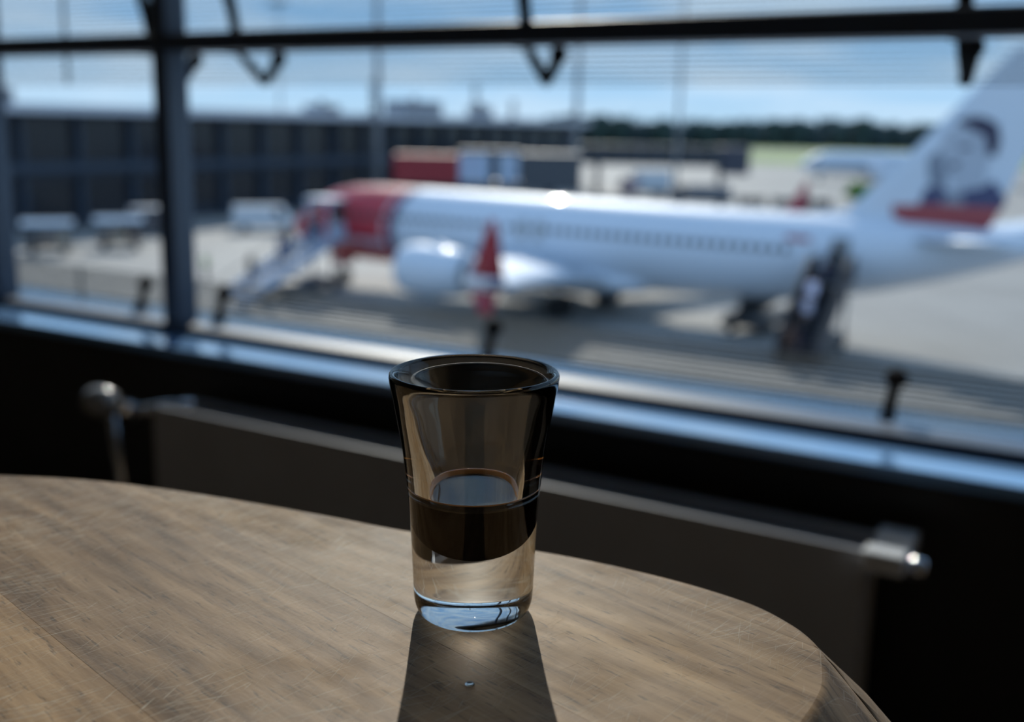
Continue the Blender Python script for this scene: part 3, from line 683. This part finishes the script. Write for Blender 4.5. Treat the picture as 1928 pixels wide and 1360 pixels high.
def person(label, pos, rz, pose, top, legs, hair, group=None, bag=None):
    me = BODY[pose].copy(); me.materials.clear()
    for m_ in (legs, top, SKIN, hair, C_blk): me.materials.append(m_)
    for p in me.polygons:
        c = p.center
        mi = 0
        if c.z < .13 and pose == 'stand': mi = 4
        if c.z > .98 and abs(c.x) < .30: mi = 1
        if abs(c.x) > .18 and c.z > .95: mi = 1
        if abs(c.x) > .17 and c.z < .97 and c.z > .75: mi = 2
        if c.z > 1.50: mi = 2
        if c.z > 1.66 or (c.z > 1.56 and c.y < -.015): mi = 3
        p.material_index = mi
    T = bpy.data.objects.new('person', me); COL.objects.link(T); T.location = pos; T.rotation_euler = (0, 0, rz)
    tag(T, label, 'person', group)
    return T
RZ = R(59.46 - 90)          # facing the aircraft (+local Y of the stairs)
def on_stair(p, zt, length, k, dx, n=14, pl=1.2):
    y = -pl - (k + .5) * length / n; z = zt - (k + 1) * zt / (n + 1) + .02
    return p + Vector((dx * math.cos(RZ) - y * math.sin(RZ), dx * math.sin(RZ) + y * math.cos(RZ), z))
def bag_obj(label, pos, rz, m_):
    T = thing('backpack', label, 'backpack', pos, rz)
    B().box((-.20, -.16, 0), (.20, .07, .52)).build('pack', m_, T, bevel=.05, seg=3)
    B().box((-.14, -.22, .05), (.14, -.16, .28)).build('front_pocket', m_, T, bevel=.02)
    for sg in (-1, 1): B().tube([(sg * .09, .06, .40), (sg * .10, .12, .47), (sg * .09, .10, .52)], .015, 6).build('strap', C_blk, T)
person('person in dark clothes on the top step of the front stairs', on_stair(fp, 2.72, 6.6, 1, .1), RZ, 'climb', C_blk, C_navy, C_blk)
person('person in navy clothes in the upper half of the front stairs', on_stair(fp, 2.72, 6.6, 4, -.2), RZ, 'climb', C_navy, C_grey, C_brown)
person('person in a blue top in the middle of the front stairs', on_stair(fp, 2.72, 6.6, 6, .15), RZ, 'climb', C_blue, C_navy, C_blk)
person('person in black clothes low on the front stairs', on_stair(fp, 2.72, 6.6, 10, -.1), RZ, 'climb', C_blk, C_blk, C_brown)
person('person in dark clothes at the very top of the rear stairs', on_stair(rp, 2.9, 3.9, 0, .2), RZ, 'climb', C_blk, C_navy, C_blk)
person('person in black clothes second from the top of the rear stairs', on_stair(rp, 2.9, 3.9, 3, .12), RZ, 'climb', C_navy, C_blk, C_brown)
q = on_stair(rp, 2.9, 3.9, 6, -.05)
person('person with a pale backpack in the middle of the rear stairs', q, RZ, 'climb', C_brown, C_blk, C_blk)
bo = Vector((math.sin(RZ), -math.cos(RZ), 0))
bag_obj('large pale backpack on a person in the middle of the rear stairs', q + bo * .19 + Vector((0, 0, .98)), RZ, mat('pale_lilac_canvas', (.75, .74, .92), .7))
q = on_stair(rp, 2.9, 3.9, 9, .05)
person('person with a grey backpack low on the rear stairs', q, RZ, 'climb', C_navy, C_grey, C_blk)
bag_obj('grey backpack on a person low on the rear stairs', q + bo * .19 + Vector((0, 0, .98)), RZ, mat('grey_canvas', (.45, .45, .56), .7))
person('person in black clothes on the lowest steps of the rear stairs', on_stair(rp, 2.9, 3.9, 12, .1), RZ, 'climb', C_blk, C_navy, C_brown)
person('person in dark red top waiting on the apron at the foot of the rear stairs', on_stair(rp, 0, 3.9, 15.2, -.1), RZ, 'stand', C_brown, C_blk, C_blk)
person('ground worker in yellow-green vest standing apart on the apron', (-16.9, 59.3, G), R(-40), 'stand', C_vest, C_navy, C_grey)

# ------------------------------------------------------------------ apron vehicles
M_gold = mat('brown_load', (.14, .09, .055), .8)
M_wh = mat('white_vehicle_paint', (.62, .66, .70), .3, coat=.3)
def wheels(T, xs, ys, r=.28):
    for x in xs:
        for y in ys:
            B().lathe([(r * .4, -.09), (r * .9, -.1), (r, -.04), (r, .04), (r * .9, .1), (r * .4, .09)], 16, (x, y, r), 'Y').build('wheel', M_tyre, T)
def baggage_cart(label, loc, rz):
    T = thing('baggage_cart', label, 'baggage cart', loc, rz, 'covered baggage carts')
    B().box((-1.5, -.75, .42), (1.5, .75, .55)).build('deck', M_steelg, T)
    for x in (-1.45, 1.45):
        for y in (-.7, .7): B().bar((x, y, .5), (x, y, 1.95), .07).build('post', M_steelg, T)
    B().add([(-1.6, -.85, 1.92), (1.6, -.85, 1.92), (1.6, .85, 1.92), (-1.6, .85, 1.92), (-1.6, -.5, 2.2), (1.6, -.5, 2.2), (1.6, .5, 2.2), (-1.6, .5, 2.2)], [(3, 2, 1, 0), (4, 5, 6, 7), (0, 1, 5, 4), (1, 2, 6, 5), (2, 3, 7, 6), (3, 0, 4, 7)]).build('roof', M_wh, T)
    B().bar((1.5, 0, .4), (2.4, 0, .35), .06).build('tow_bar', M_steelg, T)
    wheels(T, (-1.0, 1.0), (-.65, .65), .24)
    return T
def cases(loc, rz, kinds):
    for (dx, dy, sx, sy, sz, m_, lab) in kinds:
        c, s = math.cos(rz), math.sin(rz)
        T = thing('suitcase', lab, 'suitcase', (loc[0] + dx * c - dy * s, loc[1] + dx * s + dy * c, loc[2] + .55), rz, 'suitcases on the baggage carts')
        B().box((-sx / 2, -sy / 2, 0), (sx / 2, sy / 2, sz)).build('case', m_, T, bevel=.04)
        B().tube([(-.1, 0, sz), (-.1, 0, sz + .05), (.1, 0, sz + .05), (.1, 0, sz)], .015, 6).build('handle', M_tyre, T)
c1l = (-30.6, 71.4, G); c2l = (-27.1, 74.7, G)
baggage_cart('covered baggage cart nearest the frame edge, white roof', c1l, R(20))
baggage_cart('covered baggage cart with brown cases, closer to the mullion', c2l, R(20))
M_c1, M_c2, M_c3 = mat('brown_case', (.13, .08, .05), .6), mat('black_case', (.02, .02, .025), .5), mat('sand_case', (.35, .28, .2), .6)
cases(c1l, R(20), [(-.9, -.2, .7, .5, .75, M_c2, 'black suitcase at one end of the cart near the frame edge'), (0, -.2, .8, .5, .6, M_c1, 'brown suitcase in the middle of the cart near the frame edge'), (.9, -.2, .6, .5, .8, M_c3, 'sand suitcase at one end of the cart near the frame edge')])
cases(c2l, R(20), [(-.9, -.2, .7, .5, .65, M_c1, 'brown suitcase at one end of the cart closer to the mullion'), (0, -.2, .8, .5, .8, M_c3, 'sand suitcase in the middle of the cart closer to the mullion'), (.9, -.2, .6, .5, .6, M_c1, 'small brown suitcase at the end of the cart closer to the mullion')])
def van(name, label, loc, rz, L, Wd, H, m_, cat='van'):
    T = thing(name, label, cat, loc, rz)
    pr = [(-L / 2, .35), (L / 2, .35), (L / 2, 1.0), (L / 2 - .35, 1.15), (L / 2 - 1.0, H), (-L / 2 + .08, H), (-L / 2, H - .15)]
    B().prism(pr, 'Y', -Wd / 2, Wd / 2).build('body', m_, T, bevel=.06)
    B().add([(L / 2 - .38, -Wd / 2 + .12, 1.18), (L / 2 - .38, Wd / 2 - .12, 1.18), (L / 2 - .95, Wd / 2 - .15, H - .08), (L / 2 - .95, -Wd / 2 + .15, H - .08)], [(0, 1, 2, 3)]).build('windscreen', M_dark, T, loc=(.03, 0, .02))
    for sg in (-1, 1):
        B().prism([(L / 2 - 1.0, 1.2), (L / 2 - 1.75, 1.2), (L / 2 - 1.75, H - .18), (L / 2 - 1.25, H - .18)], 'Y', sg * (Wd / 2 - .02), sg * (Wd / 2 + .012)).build('side_window', M_dark, T)
        B().box((L / 2 - .02, sg * .55 - .15, .75), (L / 2 + .03, sg * .55 + .15, .92)).build('headlamp', M_steel, T)
    wheels(T, (-L / 2 + .9, L / 2 - .85), (-Wd / 2 + .05, Wd / 2 - .05), .33)
    return T
van('service_van', 'dark service van with an added glint box on its roof beside the mullion', (-28.6, 84.5, G), R(205), 4.6, 1.9, 2.0, mat('dark_blue_van_paint', (.03, .04, .06), .12, coat=1.0))
B().box((-1.9, -.75, 2.0), (1.1, .75, 2.12)).build('roof_glint_box', mat('added_glint_metal', (.85, .87, .9), .3, metal=.6), bpy.data.objects['service_van'], bevel=.04)  # box added on the roof to give the van a bright sun glint
van('white_van', 'white van driving on the apron beyond the front stairs', (-20.4, 89.0, G), R(15), 5.0, 1.95, 2.1, M_wh)
def belt_loader(loc, rz):
    T = thing('belt_loader', 'dark belt loader under the rear of the aircraft', 'belt loader', loc, rz)
    B().box((-2.2, -.8, .4), (1.8, .8, .85)).build('chassis', M_steelg, T, bevel=.05)
    B().add([(-3.2, -.4, .55), (-3.2, .4, .55), (3.0, .4, 1.75), (3.0, -.4, 1.75), (-3.2, -.4, .80), (-3.2, .4, .80), (3.0, .4, 2.0), (3.0, -.4, 2.0)], [(3, 2, 1, 0), (4, 5, 6, 7), (0, 1, 5, 4), (1, 2, 6, 5), (2, 3, 7, 6), (3, 0, 4, 7)]).build('conveyor', M_tyre, T)
    B().box((-1.0, .45, .85), (0, .8, 1.35)).build('driver_seat', M_tyre, T, bevel=.04)
    B().tube([(.2, .6, .85), (.05, .6, 1.35)], .03, 8).build('steering_column', M_steelg, T)
    for sg in (-1, 1): B().tube([(-2.9, sg * .42, 1.0), (2.9, sg * .42, 2.2)], .025, 8).build('side_rail', M_steelg, T)
    wheels(T, (-1.6, 1.2), (-.75, .75), .3)
belt_loader((11.4, 48.9, G), R(50))
def box_truck(name, label, loc, rz, m_, m2, L=6.5, H=3.4, cat='truck'):
    T = thing(name, label, cat, loc, rz)
    B().box((-L / 2, -1.15, 1.0), (L / 2 - 1.9, 1.15, H)).build('cargo_box', m_, T, bevel=.05)
    B().prism([(L / 2 - 1.8, .6), (L / 2, .6), (L / 2, 1.6), (L / 2 - .35, 2.5), (L / 2 - 1.8, 2.5)], 'Y', -1.1, 1.1).build('cab', m2, T, bevel=.05)
    B().add([(L / 2 + .01, -1, 1.65), (L / 2 + .01, 1, 1.65), (L / 2 - .30, 1, 2.42), (L / 2 - .30, -1, 2.42)], [(0, 1, 2, 3)]).build('windscreen', M_dark, T, loc=(.02, 0, 0))
    B().box((-L / 2, -.9, .6), (L / 2 - .1, .9, 1.0)).build('chassis', M_steelg, T)
    wheels(T, (-L / 2 + 1.2, L / 2 - 1.0), (-1.0, 1.0), .48)
    return T
box_truck('catering_truck', 'white catering truck behind the sun glint on the fuselage', (17.0, 145, G), R(200), M_wh, mat('rose_cab_paint', (.5, .36, .36), .4))
box_truck('fuel_truck', 'grey box truck parked near the dark boarding bridge', (21.5, 128, G), R(170), mat('grey_truck_paint', (.16, .17, .19), .5), M_steelg, 7.0, 2.6)
def trolley(label, loc, rz):
    T = thing('luggage_trolley', label, 'trolley', loc, rz, 'empty luggage trolleys')
    B().box((-1.4, -.7, .40), (1.4, .7, .52)).build('deck', M_steelg, T)
    B().box((-1.4, -.7, .52), (-1.34, .7, 1.4)).build('end_panel', M_steelg, T)
    B().box((1.34, -.7, .52), (1.4, .7, 1.4)).build('end_panel', M_steelg, T)
    B().box((-1.34, .62, .52), (1.34, .68, 1.2)).build('back_panel', M_steelg, T)
    wheels(T, (-1, 1), (-.6, .6), .22)
for i, (x, lab) in enumerate([(27.5, 'dark trolley at the end nearest the boarding bridge, one of three'), (31.2, 'dark trolley in the middle of the row of three'), (34.9, 'dark trolley nearest the far red winglet')]):
    trolley(lab, (x, 128 - i * .6, G), R(-5))

# ------------------------------------------------------------------ terminal pier
M_fascia = mat('pale_roof_fascia', (.55, .57, .62), .5, var=.05)
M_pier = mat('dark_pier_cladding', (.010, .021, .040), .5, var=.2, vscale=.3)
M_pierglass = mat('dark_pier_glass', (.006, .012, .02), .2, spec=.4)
M_piercol = mat('grey_pier_column', (.024, .042, .068), .6)
pier = thing('terminal_pier', 'long dark terminal pier with pale flat roof edge', 'building', (-54.0, 57.0, G), R(60.5))
PL = 129.0
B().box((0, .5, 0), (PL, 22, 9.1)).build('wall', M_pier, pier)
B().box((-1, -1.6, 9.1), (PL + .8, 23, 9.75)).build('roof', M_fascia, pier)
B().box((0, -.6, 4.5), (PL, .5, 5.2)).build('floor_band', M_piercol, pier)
B().box((0, .2, 3.9), (PL, .5, 4.5)).build('soffit', M_pier, pier)
colm = pup = plo = None
k = 0; x = 0
while x <= PL - .5:
    c = (x, .25, 0)
    if colm is None: colm = B().box((-.22, -.35, 0), (.22, .25, 9.1)).build('column', M_piercol, pier, c)
    else: inst(colm, pier, c)
    if x + 5.4 < PL:
        if pup is None:
            pup = B().box((.3, .16, 5.3), (5.1, .3, 8.6)).build('upper_pane', M_pierglass, pier, (x, .3, 0)); plo = B().box((.5, .16, 1.0), (4.9, .3, 3.7)).build('lower_pane', M_pierglass, pier, (x, .3, 0))
        else: inst(pup, pier, (x, .3, 0)); inst(plo, pier, (x, .3, 0))
    x += 5.4
M_unit = mat('grey_roof_unit', (.24, .26, .29), .6)
def roof_unit(label, s, y, sx, sy, sz):
    c, sn = math.cos(R(60.5)), math.sin(R(60.5))
    T = thing('roof_unit', label, 'ventilation unit', (-54 + s * c - y * sn, 57 + s * sn + y * c, G + 9.75), R(60.5), 'ventilation units on the pier roof')
    B().box((-sx / 2, -sy / 2, 0), (sx / 2, sy / 2, sz)).build('housing', M_unit, T, bevel=.08)
    B().lathe([(.35, 0), (.35, .3), (.5, .35), (.5, .45), (.1, .55)], 16, (0, 0, sz)).build('cowl', M_unit, T)
    for q_ in range(4): B().box((-sx / 2 + .2, -sy / 2 - .05, .2 + q_ * .22), (sx / 2 - .2, -sy / 2, .3 + q_ * .22)).build('louvre', M_steelg, T)
roof_unit('wide roof ventilation unit at the frame-edge end of the pier', 34, 7, 4.2, 3, 1.3)
roof_unit('low roof ventilation unit just beyond the mullion', 78, 8, 3.0, 3, 1.0)
roof_unit('long roof ventilation unit midway along the pier roof', 98, 9, 9.0, 3, 2.0)
roof_unit('small roof ventilation unit towards the pier end', 113, 8, 3, 2.4, 1.7)
def mast(label, x, y, z0, h, r, head=True, name='light_mast'):
    T = thing(name, label, 'mast', (x, y, z0), 0)
    B().tube([(0, 0, 0), (0, 0, h * .5), (0, 0, h)], [r, r * .8, r * .55], 10).build('pole', M_unit, T)
    B().lathe([(r * 2.2, 0), (r * 2.2, .15), (r * 1.2, .3)], 12).build('foot', M_unit, T)
    if head:
        B().box((-1.2, -.2, h - .2), (1.2, .2, h)).build('cross_arm', M_unit, T)
        for q_ in (-1.0, -.35, .35, 1.0): B().box((q_ - .2, -.35, h - .6), (q_ + .2, -.1, h - .2)).build('floodlight', M_steelg, T)
mast('slim light mast standing behind the pier roof, nearest the mullion', -31.0, 146, G, 24, .16)
mast('tall light mast rising beyond the red boarding bridge', -15.1, 121, G, 26, .42)
mast('tall light mast at the end of the pier roof', 7.5, 140, G, 26, .42)
mast('dark light mast in front of the forest', 15.9, 110, G, 24, .2)
def antenna(label, x, y, z0, h):
    T = thing('antenna_mast', label, 'antenna', (x, y, z0), 0)
    B().tube([(0, 0, 0), (0, 0, h)], .16, 8).build('pole', M_steelg, T)
    for z in (.45, .7, .92): B().box((-.5, -.08, h * z - .12), (.5, .08, h * z + .12)).build('cross_arm', M_steelg, T)
    B().lathe([(.7, 0), (.6, .35), (.2, .4)], 12).build('foot', M_steelg, T)
antenna('short antenna mast with cross arms on the pier roof', -5.6, 150, G + 9.75, 4.6)
antenna('small antenna mast near the end of the pier roof', -.6, 160, G + 9.75, 2.6)
antenna('dark antenna mast on the pier roof beside the tall light mast', -17.5, 135.5, G + 9.75, 4.0)

# boarding bridges
M_bred = mat('red_bridge_cladding', (.30, .02, .03), .5, var=.08)
M_bglass = mat('pale_blue_bridge_panel', (.42, .55, .72), .2, coat=.3)
M_bdark = mat('dark_bridge_cladding', (.06, .07, .085), .5, var=.1)
T = thing('boarding_bridge', 'red passenger boarding bridge with pale blue glazed end', 'boarding bridge', (-5.5, 105, G), 0)
B().box((-6.0, -1.5, 3.3), (.1, 1.5, 6.05)).build('red_tunnel', M_bred, T, bevel=.1)
for q_ in range(6): B().box((-5.8 + q_ * 1.0, -1.56, 3.4), (-5.72 + q_ * 1.0, -1.48, 5.95)).build('rib', M_bred, T)
B().box((.1, -1.7, 3.2), (5.9, 1.7, 3.6)).build('floor_frame', M_bdark, T)
B().box((.1, -1.7, 6.3), (5.9, 1.7, 6.6)).build('roof_frame', M_bdark, T)
for q_, w_ in ((.25, 1.3), (1.65, 1.3), (3.0, .35), (3.9, .9), (4.9, .85)): B().box((q_, -1.55, 3.6), (q_ + w_, -1.45, 6.3)).build('glazed_panel', M_bglass if q_ != 3.0 else M_piercol, T)
B().box((5.9, -2.2, 3.0), (11.6, 2.2, 6.4)).build('rotunda', M_bdark, T, bevel=.15)
for x_ in (-3.5, 8.7): B().tube([(x_, 0, 0), (x_, 0, 3.2)], .45, 12).build('support_leg', M_piercol, T)
T = thing('boarding_bridge', 'dark passenger boarding bridge reaching out past the pier end', 'boarding bridge', (20, 150, G), R(-2))
B().box((-11.5, -1.5, 4.0), (7.5, 1.5, 6.6)).build('tunnel', M_bdark, T, bevel=.1)
B().box((7.5, -2.2, 3.0), (11.2, 2.2, 6.7)).build('cab', mat('navy_bridge_cab', (.05, .055, .08), .5), T, bevel=.15)
for q_ in range(7): B().box((-10.5 + q_ * 2.5, -1.56, 4.8), (-8.8 + q_ * 2.5, -1.48, 6.1)).build('side_window', M_pierglass, T)
for x_ in (-9, 7.6): B().tube([(x_, 0, 0), (x_, 0, 4.0)], .4, 12).build('support_leg', M_bdark, T)
B().box((6.6, -1.6, .2), (8.6, 1.6, .9)).build('wheel_bogie', M_bdark, T)

# ------------------------------------------------------------------ trees and shrubs
M_leaf = [mat('hazed_spruce_green', (.026, .055, .062), .9, var=.35, vscale=.4), mat('hazed_leaf_green', (.034, .066, .068), .9, var=.35, vscale=.4)]  # blue of the distance haze is mixed into both leaf colours
M_bark = mat('bark', (.05, .04, .03), .9)
def spruce_mesh(seed):
    rnd = random.Random(seed); b = B(); z = .12; tiers = 8
    for k in range(tiers):
        r0 = (.30 - .033 * k) * rnd.uniform(.85, 1.1); z0 = .01 + k * .118; n = 11
        ring = [(r0 * rnd.uniform(.75, 1.15) * math.cos(2 * math.pi * t / n), r0 * rnd.uniform(.75, 1.15) * math.sin(2 * math.pi * t / n), z0 + rnd.uniform(-.02, .02)) for t in range(n)]
        b.add(ring + [(0, 0, min(1, z0 + .24))], [(t, (t + 1) % n, n) for t in range(n)])
    return b
def round_mesh(seed):
    rnd = random.Random(seed); b = B()
    for k in range(22):
        a = rnd.uniform(0, 6.28); rr = rnd.uniform(0, .25); z = rnd.uniform(.12, .85); r = rnd.uniform(.13, .22) * (1.2 - .4 * abs(z - .55))
        b.sphere((rr * math.cos(a), rr * math.sin(a), z), r, 8, (rnd.uniform(.8, 1.2), rnd.uniform(.8, 1.2), rnd.uniform(.8, 1.1)))
    return b
crowns = [f(i).mesh('crown') for i, f in enumerate([spruce_mesh, spruce_mesh, spruce_mesh, round_mesh, round_mesh, round_mesh])]
for i, c in enumerate(crowns): c.materials.append(M_leaf[0 if i < 3 else 1])
trunk_me = B().tube([(0, 0, 0), (0, 0, .5)], [.025, .015], 7).mesh('trunk'); trunk_me.materials.append(M_bark)
rnd = random.Random(3)
slots = [((20 + 11.8 * i_ + (0, 5.9, 2.9, 8.8)[r_]) * (598 + 12.5 * r_) / 598, 598 + 12.5 * r_) for r_ in range(4) for i_ in range(27)]
for sx_, sy_ in slots:
    xx = sx_ + rnd.uniform(-.3, .3)
    ci = rnd.choice([0, 1, 2, 3, 4, 5, 3]); h = rnd.uniform(13.5, 17.0) * (1 + .10 * math.sin(xx * .045)); wf_ = rnd.uniform(9.6, 10.8) / h / (.66 if ci < 3 else .78)
    kind_ = 'spruce' if ci < 3 else 'broadleaf tree'
    T = thing('forest_tree', 'dark %s in the forest edge beyond the grass field' % kind_, 'tree', (xx, sy_ + rnd.uniform(-.4, .4), G), rnd.uniform(0, 6), 'dark %s of the forest edge' % ('spruces' if ci < 3 else 'broadleaf trees'))
    for nm, me_, sc in (('crown', crowns[ci], (h * wf_, h * wf_, h)), ('trunk', trunk_me, (h, h, h))):
        o = bpy.data.objects.new(nm, me_); COL.objects.link(o); o.parent = T; o.scale = sc
T = thing('shrub', 'bright green shrub in front of the distant white airliner', 'shrub', (46.5, 150, G), 0)
o = bpy.data.objects.new('crown', round_mesh(21).mesh('crown')); COL.objects.link(o); o.parent = T; o.scale = (4.2, 2.2, 2.4); o.data.materials.append(mat('bright_leaf_green', (.10, .24, .03), .9, var=.3, vscale=1.0))
B().tube([(0, 0, 0), (0, 0, 1.0)], .08, 8).build('stem', M_bark, T)
